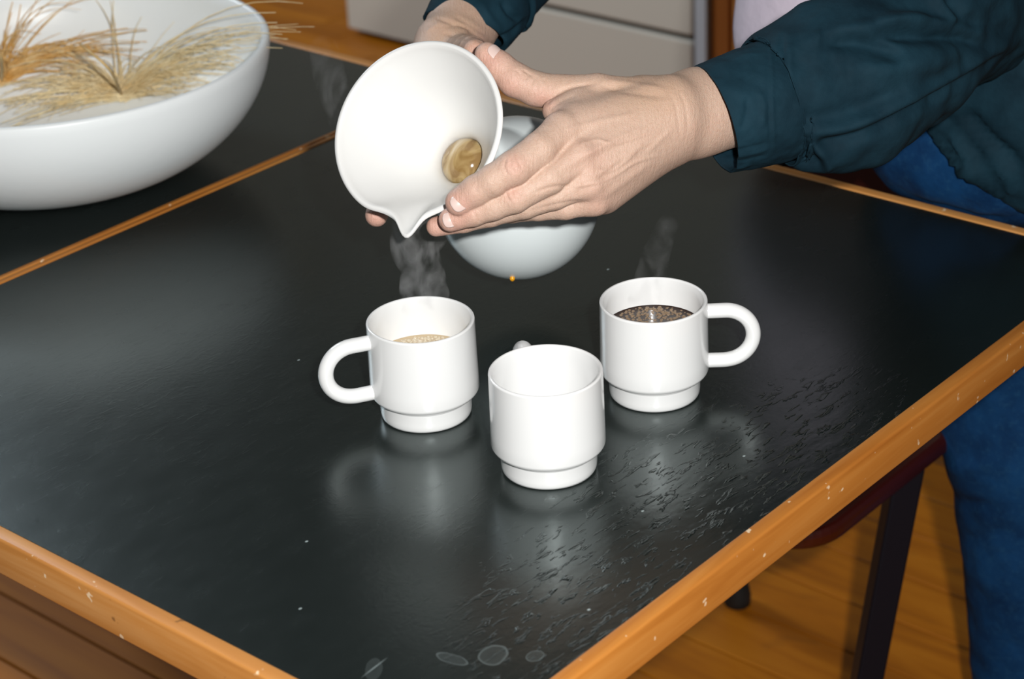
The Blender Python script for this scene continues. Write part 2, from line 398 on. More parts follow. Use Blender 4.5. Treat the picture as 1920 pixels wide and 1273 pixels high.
# ------------------------------------------------------------------ grey drawer cabinet and wooden cupboard beyond the table
cb_ = empty('drawer_cabinet', (2.3, 1.93, 0)); tag(cb_, 'grey lacquered cabinet of wide drawers standing on the wooden floor behind the table', 'cabinet')
X0 = 2.05; Y0, Y1 = 1.418, 2.412
bx('plinth', (X0 + 0.03, 2.56, Y0 + 0.02, Y1 - 0.02, 0, 0.012), m_gap, cb_)
bx('carcass', (X0 + 0.018, 2.58, Y0, Y1, 0.012, 0.86), m_grey, cb_, 0.004)
bx('side_frame', (X0, X0 + 0.03, Y0, Y0 + 0.028, 0.012, 0.86), m_greyedge, cb_, 0.002)
bx('back_gap_panel', (X0 + 0.014, X0 + 0.0185, Y0 + 0.02, Y1 - 0.004, 0.014, 0.85), m_gap, cb_)
for z0, z1 in ((0.014, 0.161), (0.173, 0.325), (0.337, 0.49), (0.502, 0.655), (0.667, 0.85)):
    d_ = bx('drawer', (X0 - 0.004, X0 + 0.016, Y0 + 0.031, Y1, z0, z1), m_grey, cb_, 0.004)
cu = empty('wooden_cupboard', (2.3, 1.1, 0)); tag(cu, 'reddish brown wooden cupboard right beside the grey drawer cabinet', 'cupboard')
bx('carcass', (X0 + 0.03, 2.58, 0.55, Y0 - 0.004, 0.0, 0.9), m_cup, cu, 0.003)
bx('stile', (X0 + 0.012, X0 + 0.03, Y0 - 0.046, Y0 - 0.004, 0.0, 0.9), m_cup, cu, 0.002)
for k_ in range(2):
    y1_ = Y0 - 0.058 - k_ * 0.39
    d_ = bx('door', (X0 + 0.006, X0 + 0.03, y1_ - 0.38, y1_, 0.05, 0.88), m_trim_y, cu, 0.003)
    bx('knob', (X0 - 0.016, X0 + 0.006, y1_ - 0.05, y1_ - 0.03, 0.60, 0.62), m_gap, d_, 0.006)

# ------------------------------------------------------------------ table
tb = empty('work_table', (0, 0.3, 0)); tag(tb, 'long table with black linoleum top in two panels and honey coloured wooden edging', 'table')
XA, XB = -0.4302, 0.4215; YA, YS, YB = -0.1705, 0.5955, 1.36; TW = 0.013; TH = 0.031
sw = 0.0075
bx('tabletop', (XA, XB, YA, YS - sw, T - 0.028, T), m_top, tb)
bx('tabletop', (XA, XB, YS + sw, YB, T - 0.028, T), m_top, tb)
def strip(dims, m_): return bx('edge_strip', dims, m_, tb, 0.0022, True, 3)
ZT, ZB = T + 0.0012, T - TH
strip((XA - TW, XB + TW, YA - TW, YA, ZB, ZT), m_trim_x)
strip((XA - TW, XB + TW, YS - sw, YS - 0.0003, ZB, ZT), m_trim_x)
strip((XA - TW, XB + TW, YS + 0.0003, YS + sw, ZB, ZT), m_trim_x)
strip((XA - TW, XB + TW, YB, YB + TW, ZB, ZT), m_trim_x)
strip((XA - TW, XA, YA, YS - sw, ZB, ZT), m_trim_y); strip((XA - TW, XA, YS + sw, YB, ZB, ZT), m_trim_y)
strip((XB, XB + TW, YA, YS - sw, ZB, ZT), m_trim_y); strip((XB, XB + TW, YS + sw, YB, ZB, ZT), m_trim_y)
bx('frame_rail', (XA + 0.12, XB - 0.12, 0.235, 0.265, T - 0.068, T - 0.028), m_steel, tb, 0.002)
bx('frame_rail', (XA + 0.12, XB - 0.12, 1.10, 1.13, T - 0.068, T - 0.028), m_steel, tb, 0.002)
for x_ in (-0.25, 0.22):
    for y_ in (0.25, 1.115):
        bar('leg', (x_ + 0.015, y_, T - 0.068), (x_ + 0.015, y_, 0.0), 0.03, m_steel, tb)

# ------------------------------------------------------------------ chair tucked under the table
ch = empty('dining_chair', (0.47, 0.22, 0)); tag(ch, 'oxblood red plywood chair on black steel legs tucked under the far corner of the table', 'chair')
def slab(x0, x1, y0, y1, z0, z1, rr, curve=0.0, n=10):
    pts = []
    for cx_, cy_, a0 in ((x1 - rr, y1 - rr, 0), (x0 + rr, y1 - rr, 90), (x0 + rr, y0 + rr, 180), (x1 - rr, y0 + rr, 270)):
        pts += arc(cx_, cy_, rr, a0, a0 + 90, n)
    m_ = len(pts); V = [(x, y, z0) for x, y in pts] + [(x, y, z1) for x, y in pts]
    Fc = [tuple(range(m_))[::-1], tuple(range(m_, 2 * m_))] + [(i, (i + 1) % m_, m_ + (i + 1) % m_, m_ + i) for i in range(m_)]
    return V, Fc
v_, f_ = slab(0.262, 0.665, 0.022, 0.425, 0.432, 0.452, 0.06); bevel(link('seat', v_, f_, m_seat, ch, False), 0.007, 3)
v_, f_ = slab(0.050, 0.360, 0.0, 0.17, -0.007, 0.007, 0.045)
V = np.array(v_); bl = np.stack([0.655 + V[:, 2] + 0.16 * (V[:, 1]) + 0.7 * (V[:, 0] - 0.225) ** 2 * -1 + 0.02, V[:, 0], 0.575 + V[:, 1]], 1)
link('backrest', bl, [tuple(reversed(q)) for q in f_], m_seat, ch, False)
bar('leg', (0.478, 0.045, 0.434), (0.375, 0.052, 0.0), 0.030, m_steel, ch, 0.78, 0.9, 0.003)
bar('leg', (0.478, 0.40, 0.434), (0.375, 0.40, 0.0), 0.030, m_steel, ch, 0.78, 0.9, 0.003)
bar('leg', (0.60, 0.052, 0.434), (0.705, 0.05, 0.0), 0.026, m_steel, ch, 0.78, 0.9)
bar('leg', (0.60, 0.395, 0.434), (0.700, 0.402, 0.02), 0.026, m_steel, ch, 0.78, 0.9)
v_, f_ = tube([(0.697, 0.402, 0.0), (0.696, 0.402, 0.012), (0.688, 0.402, 0.045)], [0.017, 0.018, 0.0165], 20); link('rubber_foot', v_, f_, m_rubber, ch)
bar('back_post', (0.62, 0.075, 0.43), (0.69, 0.075, 0.70), 0.02, m_steel, ch); bar('back_post', (0.62, 0.33, 0.43), (0.69, 0.33, 0.70), 0.02, m_steel, ch)
bar('side_rail', (0.40, 0.048, 0.424), (0.66, 0.052, 0.424), 0.018, m_steel, ch); bar('side_rail', (0.40, 0.398, 0.424), (0.66, 0.395, 0.424), 0.018, m_steel, ch)

# ------------------------------------------------------------------ mugs
MH = 0.0795
mp_ = [(0.0, 0.003), (0.026, 0.003), (0.028, 0.0)] + [(0.0325, 0.0), (0.0343, 0.0008), (0.0349, 0.0025)] + [(0.0352, 0.006), (0.0355, 0.0160), (0.0358, 0.0172), (0.0368, 0.0178)]
mp_ += arc(0.0366, 0.0232, 0.0052, -85, -8, 8) + [(0.0416, 0.032), (0.0413, 0.05), (0.0411, 0.070), (0.0410, MH - 0.0016)] + arc(0.0396, MH - 0.0014, 0.0014, 0, 180, 8)
mp_ += [(0.0380, 0.070), (0.0379, 0.05), (0.0378, 0.028), (0.0372, 0.018), (0.033, 0.0115), (0.026, 0.0095), (0.0, 0.009)]
def make_mug():
    r = empty('stacking_mug')
    v, f = lathe(mp_, 128); link('cup', v, f, m_white, r)
    pts = [(0.0392, MH - 0.0115), (0.046, MH - 0.0115), (0.055, MH - 0.0115)] + [(0.0545 + (0.0213) * math.cos(math.radians(a)), MH - 0.0325 + 0.0210 * math.sin(math.radians(a))) for a in range(78, -90, -12)] + [(0.054, MH - 0.0537), (0.046, MH - 0.0537), (0.0392, MH - 0.0537)]
    v, f = tube(catmull([(x, 0, z) for x, z in pts], 4), 0.0058, 24, True); link('handle', v, f, m_white, r)
    return r
mug0 = make_mug()
def copy_tree(o, parent=None):
    c = o.copy(); COL.objects.link(c)
    if parent: c.parent = parent
    for k_ in o.children: copy_tree(k_, c)
    return c
vx = R[:, 0].copy(); vx[2] = 0; right_ang = math.atan2(vx[1], vx[0])
MUGS = {}
for i, (nm, px, py, extra, lab) in enumerate([
        ('right', 1227.5, 734.5, 0, 'white mug holding black bubbly coffee, its loop handle pointing to the right'),
        ('left', 800, 772.0, 180 + 19, 'white mug part filled with pale foamy coffee, under the spout, handle pointing left'),
        ('middle', 1030, 874.0, 90 + 15, 'empty white mug standing nearest the camera, its handle turned away behind it')]):
    o = mug0 if i == 0 else copy_tree(mug0)
    p = onplane(px, py, T); o.location = p; o.rotation_euler = (0, 0, right_ang + math.radians(extra)); MUGS[nm] = p
    tag(o, lab, 'mug', 'white stacking mugs on the black table')
def coffee(nm, level, lab, foam_all):
    p = MUGS[nm]; z = p[2] + level; r = empty('coffee', (p[0], p[1], z)); tag(r, lab, 'coffee')
    v, f = lathe([(0.0, 0.0), (0.03, 0.0), (0.0365, 0.0002), (0.0377, 0.0011)], 64, (p[0], p[1], z)); link('liquid', v, f, m_coffee if not foam_all else mat('milky_coffee', (0.46, 0.36, 0.23), 0.25, 0.5), r)
    parts = []
    rr_ = random.Random(3 if foam_all else 5)
    back = np.array([math.cos(right_ang + math.pi / 2), math.sin(right_ang + math.pi / 2)])
    N_ = 300 if not foam_all else 420; placed = []
    for k_ in range(N_ * 3):
        a = rr_.uniform(0, 2 * math.pi); rad = 0.0368 * math.sqrt(rr_.uniform(0, 1)); q = np.array([math.cos(a), math.sin(a)]) * rad
        s_ = rr_.uniform(0.0007, 0.0019)
        if not foam_all:
            dens = 0.25 + 1.3 * ((q @ back) / 0.037 + 0.15)
            if rad < 0.030 and rr_.random() > dens: continue
        if any((q[0] - u[0]) ** 2 + (q[1] - u[1]) ** 2 < (0.75 * (s_ + u[2])) ** 2 for u in placed): continue
        if rad + s_ > 0.0375: continue
        placed.append((q[0], q[1], s_))
        n_ = 10; vv = []; 
        for lat in (0.0, 0.5, 1.0, 1.35):
            for j in range(n_): vv.append((p[0] + q[0] + s_ * math.cos(lat) * math.cos(j * 2 * math.pi / n_), p[1] + q[1] + s_ * math.cos(lat) * math.sin(j * 2 * math.pi / n_), z + 0.6 * s_ * math.sin(lat)))
        ff = [(i_ * n_ + j, i_ * n_ + (j + 1) % n_, (i_ + 1) * n_ + (j + 1) % n_, (i_ + 1) * n_ + j) for i_ in range(3) for j in range(n_)] + [tuple(3 * n_ + j for j in range(n_))]
        parts.append((vv, ff))
    v, f = merge(parts); o = link('foam_bubbles', v, f, m_bub if not foam_all else m_bub2, r); o['kind'] = 'stuff'
def bubmat(name, c_, a):
    m = mat(name, c_, 0.12, 0.6, 0.4); m.node_tree.nodes['Principled BSDF'].inputs['Alpha'].default_value = a; return m
m_bub = bubmat('brown_bubbles', (0.32, 0.21, 0.12), 0.6); m_bub2 = bubmat('pale_bubbles', (0.66, 0.57, 0.42), 0.8)
coffee('right', 0.0555, 'black coffee with brown bubbles along the rim, inside the right mug', False)
coffee('left', 0.0465, 'pale foamy coffee low inside the left mug', True)

# ------------------------------------------------------------------ bowl with dried grass
bc = np.array([0.0215, 0.7485, T]); BR, BH = 0.2165, 0.128
prof = [(0.0, 0.004), (0.048, 0.004), (0.050, 0.0), (0.058, 0.0), (0.061, 0.003)]
for k_ in range(1, 25):
    a = k_ / 24 * math.pi / 2; prof.append((0.061 + (BR - 0.061) * math.sin(a) ** 0.92, 0.003 + (BH - 0.003) * (1 - math.cos(a)) ** 0.92))
prof += [(BR - 0.001, BH + 0.002), (BR - 0.004, BH + 0.003), (BR - 0.007, BH + 0.0015)]
for k_ in range(23, 0, -1):
    a = k_ / 24 * math.pi / 2; prof.append((0.055 + (BR - 0.009 - 0.055) * math.sin(a) ** 0.92, 0.012 + (BH - 0.012) * (1 - math.cos(a)) ** 0.92))
prof += [(0.03, 0.012), (0.0, 0.012)]
v_, f_ = lathe(prof, 128, bc); bo = tag(link('serving_bowl', v_, f_, m_bowl), 'large wide white bowl at the left holding dried grass', 'bowl')
def bowl_z(r):  # inner height at radius
    a = np.linspace(0, math.pi / 2, 60); rr_ = 0.055 + (BR - 0.009 - 0.055) * np.sin(a) ** 0.92; zz = 0.012 + (BH - 0.012) * (1 - np.cos(a)) ** 0.92
    return T + np.interp(r, rr_, zz)
def grass_mat(name, c1, c2):
    m = mat(name, c1, 0.6, 0.3); t = NT(m); n_ = t.noise(t.coords(), 60, 2); t.col(t.ramp(n_, [(0.35, c1), (0.65, c2)])); return m
m_g1 = grass_mat('dry_grass', (0.92, 0.78, 0.50), (0.80, 0.60, 0.30)); m_g2 = grass_mat('amber_grass', (0.80, 0.55, 0.24), (0.68, 0.36, 0.09))
m_g3 = grass_mat('dry_stalk', (0.66, 0.47, 0.22), (0.50, 0.32, 0.13))
def tuft(root, specs, m_, m_st, label, stalk):
    e = empty('dried_grass_tuft', tuple(root)); tag(e, label, 'dried grass', 'dried grass tufts in the bowl')
    parts = []; rr_ = random.Random(int(root[0] * 1e4))
    for (n_, a0, a1, l0, l1, up0, up1, wv) in specs:
        for k_ in range(n_):
            a = math.radians(rr_.uniform(a0, a1)) ; L = rr_.uniform(l0, l1); up = rr_.uniform(up0, up1)
            d = np.array([math.cos(a), math.sin(a), 0]); side = np.array([-d[1], d[0], 0]); cv = rr_.uniform(-wv, wv); zc = rr_.uniform(0, 0.02)
            pts = []; st = np.array(root) + np.array([rr_.uniform(-.008, .008), rr_.uniform(-.008, .008), rr_.uniform(-.004, .008)])
            for s_ in np.linspace(0, 1, 9):
                q = st + d * L * s_ * math.cos(up * 0.7) + side * cv * L * s_ ** 2 + np.array([0, 0, 1.]) * (L * math.sin(up) * s_ * (1 - 0.35 * s_) + zc * math.sin(s_ * 3))
                rb = math.hypot(q[0] - bc[0], q[1] - bc[1]); 
                fl_z = (bowl_z(min(rb, BR - 0.01)) + 0.0025) if rb < BR + 0.006 else T + 0.01
                if fl_z - q[2] > 0.010: break
                q[2] = max(q[2], fl_z)
                pts.append(q)
            if len(pts) < 4: continue
            parts.append(tube(pts, np.linspace(0.00070, 0.00028, len(pts)) * rr_.uniform(0.7, 1.25), 4, False))
    v, f = merge(parts); o = link('grass_blades', v, f, m_, e); o['kind'] = 'stuff'
    v, f = tube(catmull(stalk, 6), np.linspace(0.0018, 0.0013, len(catmull(stalk, 6))), 8); link('stalk', v, f, m_st, e)
# image right = +X-Y ; image left = -X+Y ; away = +X+Y
aR = math.degrees(right_ang)
def in_bowl(px_, py_):
    for d_ in np.linspace(1.75, 2.3, 1100):
        p = W(px_, py_, d_); r_ = math.hypot(p[0] - bc[0], p[1] - bc[1])
        if r_ < BR - 0.012 and p[2] < bowl_z(r_): return p + np.array([0, 0, 0.004])
    return W(px_, py_, 2.0)
g1 = in_bowl(230, 190)
tuft(g1, [(30, aR - 50, aR - 24, 0.19, 0.27, 0.56, 0.76, 0.08), (38, aR - 46, aR - 2, 0.12, 0.21, 0.34, 0.60, 0.18), (50, aR - 34, aR + 20, 0.05, 0.15, 0.12, 0.42, 0.3), (75, aR + 180, aR + 236, 0.05, 0.14, 0.04, 0.26, 0.3), (45, aR + 140, aR + 180, 0.05, 0.12, 0.2, 0.6, 0.5),
          (50, aR - 20, aR + 200, 0.02, 0.06, 0.2, 1.0, 0.9), (5, aR + 40, aR + 120, 0.12, 0.17, 0.8, 1.2, 0.3)], m_g1, m_g3,
     'straw coloured dried grass tuft fanning out toward the bowl rim', [g1 + np.array([0, 0, 0.003]), W(205, 130, 1.99), W(150, 82, 1.99)])
g2 = in_bowl(4, 158)
tuft(g2, [(60, aR - 12, aR + 30, 0.06, 0.16, 0.12, 0.45, 0.3), (16, aR + 20, aR + 120, 0.10, 0.17, 0.8, 1.3, 0.4), (80, aR + 140, aR + 240, 0.04, 0.10, 0.1, 0.6, 0.4), (70, 0, 360, 0.02, 0.07, 0.5, 1.35, 0.6)], m_g2, m_g3,
     'amber dried grass tuft cut off by the left edge of the picture', [g2, W(2, 110, 2.0), W(-14, 70, 2.0)])

# ------------------------------------------------------------------ carafe
MC = K(781, 243, 1.55); SC = K(971, 371, 1.715)
ax_ = (SC - MC); AL = np.linalg.norm(ax_); ax_ /= AL
vr = MC / np.linalg.norm(MC)
uu = -vr - ax_ * (-vr @ ax_); uu /= np.linalg.norm(uu)             # rim point nearest the camera (phi = 0)
vv_ = np.cross(ax_, uu)
if vv_[1] > 0: vv_ = -vv_
axw, u_w, v_w = R @ ax_, R @ uu, R @ vv_; MCw = to_world(MC)
PHI_SP = math.radians(56.5)
outer = [(0.0690, 0.0), (0.0700, 0.0012), (0.0695, 0.0026), (0.066, 0.0075), (0.055, 0.0245), (0.043, 0.0435), (0.033, 0.0590), (0.0262, 0.0700), (0.0232, 0.0790), (0.0240, 0.0880)]
SR = 0.0675
outer_b = [(0.0240, 0.0885), (0.0290, 0.0965), (0.0375, 0.1060)]
a_s = math.asin(0.0405 / SR); 
for k_ in range(25):
    a = math.pi - 0.72 + 0 * k_; 
sph = [(SR * math.sin(a), AL - SR * math.cos(a)) for a in np.linspace(0.70, math.pi - 0.001, 44)]
sph = [(r_, s_) for r_, s_ in sph]
inner = [(0.0190, 0.0880), (0.0190, 0.0790), (0.0215, 0.0700), (0.0290, 0.0575), (0.0395, 0.0415), (0.0515, 0.0225), (0.0618, 0.0070), (0.0650, 0.0015), (0.0668, -0.0006), (0.0690, 0.0)]
def spout_mod(r, z, A):
    d = (A - PHI_SP + math.pi) % (2 * math.pi) - math.pi
    wgt = np.clip(1 - np.abs(z) / 0.034, 0, 1) ** 1.5
    wd = 0.118
    g = np.exp(-(d / wd) ** 2) * 0.0150 - 0.0028 * (np.exp(-((d - 0.36) / 0.17) ** 2) + 0.35 * np.exp(-((d + 0.36) / 0.17) ** 2))
    return r + g * wgt * (r > 0.03), z - 0.0030 * np.exp(-(d / 0.16) ** 2) * wgt
fr = (MCw, u_w, v_w, axw)
car = empty('porcelain_carafe', tuple(to_world(SC))); tag(car, 'white hourglass porcelain carafe with wide pouring funnel, held tilted over the mugs', 'carafe')
def refine(pr, n=4): return catmull([(a, b, 0) for a, b in pr], n)[:, :2]
prof_f = np.vstack([refine(inner[:-1], 5), refine(outer, 5)])
v_, f_ = lathe(prof_f, 220, mod=spout_mod, frame=fr); link('funnel', v_, f_, m_fun, car)
body_p = [(0.0233, 0.0835), (0.0238, 0.0875), (0.0262, 0.0925), (0.0320, 0.1010)] + [q for q in sph if q[1] > 0.1075]
bp = refine(body_p[:5], 5).tolist() + body_p[5:]
v_, f_ = lathe(bp, 160, frame=fr); link('round_flask', v_, f_, m_body, car)
# coffee film bulging in the neck
m_neck = mat('coffee_in_neck', (0.34, 0.24, 0.11), 0.12, 0.5, 0.6)
t = NT(m_neck); nn = t.noise(t.coords((30, 90, 30), (0, 0.4, 0.9)), 1.0, 3, 0.5, 1.0); t.col(t.ramp(nn, [(0.35, (0.22, 0.13, 0.045)), (0.5, (0.38, 0.27, 0.12)), (0.68, (0.50, 0.41, 0.28))]))
dome = [(0.0191, 0.0835)] + [(0.0191 * math.cos(a), 0.0835 - 0.0125 * math.sin(a)) for a in np.linspace(0.1, math.pi / 2 - 0.001, 12)]
v_, f_ = lathe(dome, 64, frame=fr)
tag(link('coffee_film', v_, f_, m_neck), 'glossy tan film of coffee bulging inside the neck of the carafe', 'coffee')
# amber drop at the lowest point of the flask silhouette
dp = W(960, 527.5, 1.70)
dv = dp - to_world(SC); dv = to_world(SC) + dv / np.linalg.norm(dv) * (SR + 0.0005)
v_, f_ = lathe([(0.0, 0.0022), (0.0012, 0.0018), (0.0022, 0.0), (0.0022, -0.0012), (0.0012, -0.0028), (0.0, -0.0032)], 20, dv)
tag(link('coffee_drop', v_, f_, m_amber), 'tiny amber drop hanging from the underside of the carafe', 'drop')

# ------------------------------------------------------------------ person
pe = empty('person', (0.60, 0.0, 0)); tag(pe, 'person in dark teal jacket and blue jeans leaning over the table to pour coffee', 'person')
SKIN = np.array([0.565, 0.405, 0.315]); PINK = np.array([0.60, 0.335, 0.27]); TAN = np.array([0.50, 0.325, 0.20])
def build_hand(bones, palm, h, kp=0.010, kf=0.006, kk=0.0012, box_=None):
    allp = [q for chn in bones for q in chn] + [q for pr in palm for q in (pr[0], pr[1])]
    A = np.array([q[0] for q in allp]); rm = max(q[1] for q in allp)
    lo, hi = A.min(0) - rm - 0.004, A.max(0) + rm + 0.004
    if box_ is not None: lo = np.maximum(lo, box_[0]); hi = np.minimum(hi, box_[1])
    ax, G = grid(lo, hi, h); D = None
    for (a, ra), (b, rb) in palm:
        d = rcone(G, a, b, ra, rb); D = d if D is None else smin(D, d, kp)
    out = None
    for chn in bones:
        dc = None
        for (a, ra), (b, rb) in zip(chn[:-1], chn[1:]):
            d = rcone(G, a, b, ra, rb); dc = d if dc is None else smin(dc, d, 0.0025)
        d = smin(D, dc, kf); out = d if out is None else smin(out, d, kk)
    V, Fc = surface_nets(out, ax); V = relax(V, Fc, 4)
    return V, Fc
k = K
# left hand (nearer the camera) : joints as (point, radius)
LI = [(k(1052, 246, 1.512), .0135), (k(1012, 281, 1.498), .0128), (k(962, 316, 1.490), .0125), (k(925, 338, 1.492), .0115), (k(893, 357, 1.497), .0111), (k(861, 379, 1.502), .0102)]
LM = [(k(1085, 292, 1.508), .0125), (k(1030, 335, 1.500), .0112), (k(966, 371, 1.500), .0108), (k(925, 387, 1.504), .0099), (k(888, 399, 1.508), .0096), (k(845, 412, 1.513), .0088)]
LR = [(k(1100, 340, 1.512), .0118), (k(1040, 366, 1.512), .0105), (k(985, 384, 1.518), .0100), (k(920, 402, 1.528), .0090), (k(870, 414, 1.534), .0086), (k(818, 425, 1.538), .0074)]
LP = [(k(1112, 376, 1.525), .0105), (k(1060, 388, 1.528), .0092), (k(1010, 392, 1.535), .0085), (k(960, 398, 1.548), .0078), (k(915, 405, 1.558), .0070)]
LT = [(k(1215, 190, 1.560), .0165), (k(1120, 174, 1.556), .0142), (k(1050, 174, 1.556), .0134), (k(1005, 167, 1.556), .0128), (k(966, 150, 1.556), .0128), (k(936, 124, 1.557), .0112), (k(913, 102, 1.558), .0092)]
LPALM = [((k(1310, 210, 1.586), .0312), (k(1248, 231, 1.568), .0280)),
         ((k(1255, 200, 1.560), .023), (k(1055, 245, 1.515), .0135)),
         ((k(1255, 215, 1.555), .023), (k(1088, 294, 1.511), .0135)),
         ((k(1250, 235, 1.558), .023), (k(1105, 342, 1.516), .0130)),
         ((k(1245, 255, 1.565), .021), (k(1115, 372, 1.528), .0120)),
         ((k(1235, 268, 1.575), .0195), (k(1130, 365, 1.545), .0140)),
         ((k(1200, 195, 1.570), .021), (k(1110, 225, 1.545), .0150)),
         ((k(1110, 190, 1.556), .0125), (k(1075, 225, 1.530), .0120)),
         ((k(1280, 221, 1.579), .0295), (k(1205, 246, 1.568), .0250)), ((k(1425, 190, 1.610), .0310), (k(1310, 210, 1.586), .0312)), ((k(1080, 196, 1.548), .0110), (k(1040, 208, 1.538), .0085))]
V, Fc = build_hand([LI, LM, LR, LP, LT], LPALM, 0.00095)
Vw = to_world(V); N = normals(Vw, Fc)
view = CAM - Vw
if ((N * view).sum(1) > 0).mean() < 0.3: Fc = Fc[:, ::-1]; N = -N
hand_lines = [
    # gaps between fingers / metacarpal valleys
    ([(1045, 330), (1085, 312), (1140, 285), (1190, 262)], 9, -0.0010),
    ([(1068, 368), (1120, 340), (1175, 300)], 9, -0.0010),
    ([(1030, 300), (1050, 285), (1075, 265), (1120, 240)], 9, -0.0009),
    # tendons
    ([(1060, 245), (1120, 228), (1200, 212)], 6, 0.0007),
    ([(1090, 295), (1140, 268), (1210, 238)], 6, 0.0008),
    ([(1105, 340), (1160, 300), (1220, 262)], 6, 0.0008),
    ([(1118, 378), (1165, 345), (1225, 300)], 7, 0.0008),
    # veins
    ([(1085, 330), (1115, 318), (1145, 322), (1175, 300), (1195, 280)], 4.6, 0.0009),
    ([(1075, 350), (1110, 345), (1150, 330), (1190, 305), (1235, 290)], 3.4, 0.0008),
    ([(1215, 285), (1235, 265), (1262, 240)], 5, 0.0006),
    ([(1090, 270), (1120, 262), (1150, 270), (1180, 262), (1240, 240)], 3.4, 0.0006),
    # hollow below the thumb, web folds
    ([(1022, 198), (1040, 178), (1075, 162), (1120, 156)], 4, -0.0013),
    ([(1028, 208), (1050, 190), (1085, 176)], 4, -0.0007),
    ([(1120, 160), (1180, 172), (1250, 182)], 6, -0.0010), ([(1130, 150), (1190, 158), (1250, 168)], 5, 0.0008),
    ([(1270, 165), (1285, 200), (1290, 250)], 3, -0.0004), ([(1255, 170), (1268, 205), (1275, 260)], 3, -0.0003),
    # finger creases : PIP
    ([(951, 296), (945, 312), (956, 332)], 2.4, -0.0006), ([(960, 291), (957, 310), (968, 327)], 2.2, -0.0007), ([(970, 288), (972, 304), (981, 318)], 2.4, -0.0006),
    ([(950, 352), (949, 364), (958, 380)], 2.2, -0.0006), ([(958, 349), (960, 362), (968, 376)], 2.0, -0.0006), ([(968, 347), (972, 358), (979, 368)], 2.2, -0.0005),
    ([(890, 346), (893, 358), (900, 368)], 2.2, -0.0003), ([(884, 392), (889, 401), (893, 408)], 2.0, -0.0003),
    # thumb knuckle wrinkles
    ([(966, 130), (976, 140), (970, 154)], 2.6, -0.0008), ([(978, 131), (990, 138), (982, 153)], 2.4, -0.0008), ([(990, 136), (1000, 146), (994, 164)], 2.6, -0.0007),
    ([(1004, 142), (1010, 156), (1004, 172)], 2.8, -0.0005), ([(1020, 146), (1024, 160), (1016, 180)], 2.8, -0.0005),
    # little creases at the knuckle row
    ([(985, 398), (1040, 384), (1075, 378), (1110, 380)], 3.5, -0.0006), ([(1000, 362), (1040, 350), (1080, 352)], 4, -0.0008)]
Vw = crease(Vw, N, hand_lines)
px, py = pix(Vw)
def blob(cx_, cy_, s_): return np.exp(-((px - cx_) ** 2 + (py - cy_) ** 2) / s_ ** 2)
colr = np.tile(SKIN, (len(Vw), 1))
pk = np.clip(blob(855, 385, 40) + blob(838, 418, 34) + blob(965, 310, 22) * .8 + blob(962, 365, 18) * .7 + blob(918, 110, 38) + blob(1018, 188, 26) + blob(960, 165, 30) * .8 + blob(1120, 385, 40) * .4 + blob(1110, 300, 40) * .3 + blob(815, 425, 20), 0, 1)[:, None]
tn = np.clip(blob(1180, 160, 60) * .7 + blob(1250, 160, 60) * .9 + blob(1050, 130, 50) * .5, 0, 1)[:, None]
colr = colr * (1 - pk * 0.8) + PINK * pk * 0.8; colr = colr * (1 - tn * 0.5) + TAN * tn * 0.5
parts_v = [Vw]; parts_f = [Fc]; parts_c = [colr]

# right hand (behind the carafe)
RI = [(k(775, 150, 1.700), .0130), (k(742, 235, 1.680), .0115), (k(700, 290, 1.640), .0105), (k(672, 330, 1.622), .0095)]
RM = [(k(800, 175, 1.715), .0130), (k(765, 265, 1.705), .0115), (k(725, 345, 1.655), .0105), (k(706, 404, 1.606), .0088)]
RR = [(k(825, 195, 1.725), .0125), (k(805, 290, 1.722), .0110), (k(775, 360, 1.690), .0100), (k(758, 395, 1.655), .0088)]
RP = [(k(850, 205, 1.735), .0115), (k(840, 280, 1.735), .0098), (k(825, 340, 1.725), .0088), (k(815, 370, 1.715), .0078)]
RT = [(k(865, 105, 1.715), .0165), (k(868, 98, 1.690), .0145), (k(876, 96, 1.655), .0125), (k(886, 94, 1.625), .0108), (k(891, 97, 1.605), .0098)]
RPALM = [((k(905, 0, 1.79), .030), (k(865, 52, 1.762), .0270)),
         ((k(865, 52, 1.762), .0270), (k(838, 90, 1.742), .0260)),
         ((k(832, 80, 1.735), .021), (k(785, 160, 1.705), .0150)), ((k(840, 90, 1.742), .021), (k(806, 180, 1.716), .0150)),
         ((k(850, 95, 1.745), .021), (k(830, 200, 1.728), .0145)), ((k(860, 100, 1.750), .020), (k(853, 205, 1.740), .0135)),
         ((k(862, 70, 1.745), .020), (k(866, 105, 1.715), .0175))]
V, F2 = build_hand([RI, RM, RR, RP, RT], RPALM, 0.0013)
V2 = to_world(V); N2 = normals(V2, F2)
if ((N2 * (CAM - V2)).sum(1) > 0).mean() < 0.3: F2 = F2[:, ::-1]; N2 = -N2
V2 = crease(V2, N2, [([(815, 32), (845, 42), (880, 52), (905, 72)], 4, -0.0014), ([(850, 30), (885, 48), (912, 68)], 4, -0.0010), ([(835, 50), (862, 48), (895, 68), (910, 82)], 5, -0.0014),
                     ([(830, 62), (860, 68), (880, 75)], 4, -0.0010), ([(850, 42), (880, 58)], 4, 0.0010), ([(795, 62), (830, 40)], 5, 0.0008)])
px, py = pix(V2); c2 = np.tile(SKIN * 0.95, (len(V2), 1)); pk = np.clip(blob(706, 408, 30) + blob(892, 92, 28), 0, 1)[:, None]; c2 = c2 * (1 - pk) + PINK * pk
tn = np.clip(blob(860, 60, 45) * .6, 0, 1)[:, None]; c2 = c2 * (1 - tn) + TAN * tn
parts_v.append(V2); parts_f.append(F2); parts_c.append(c2)

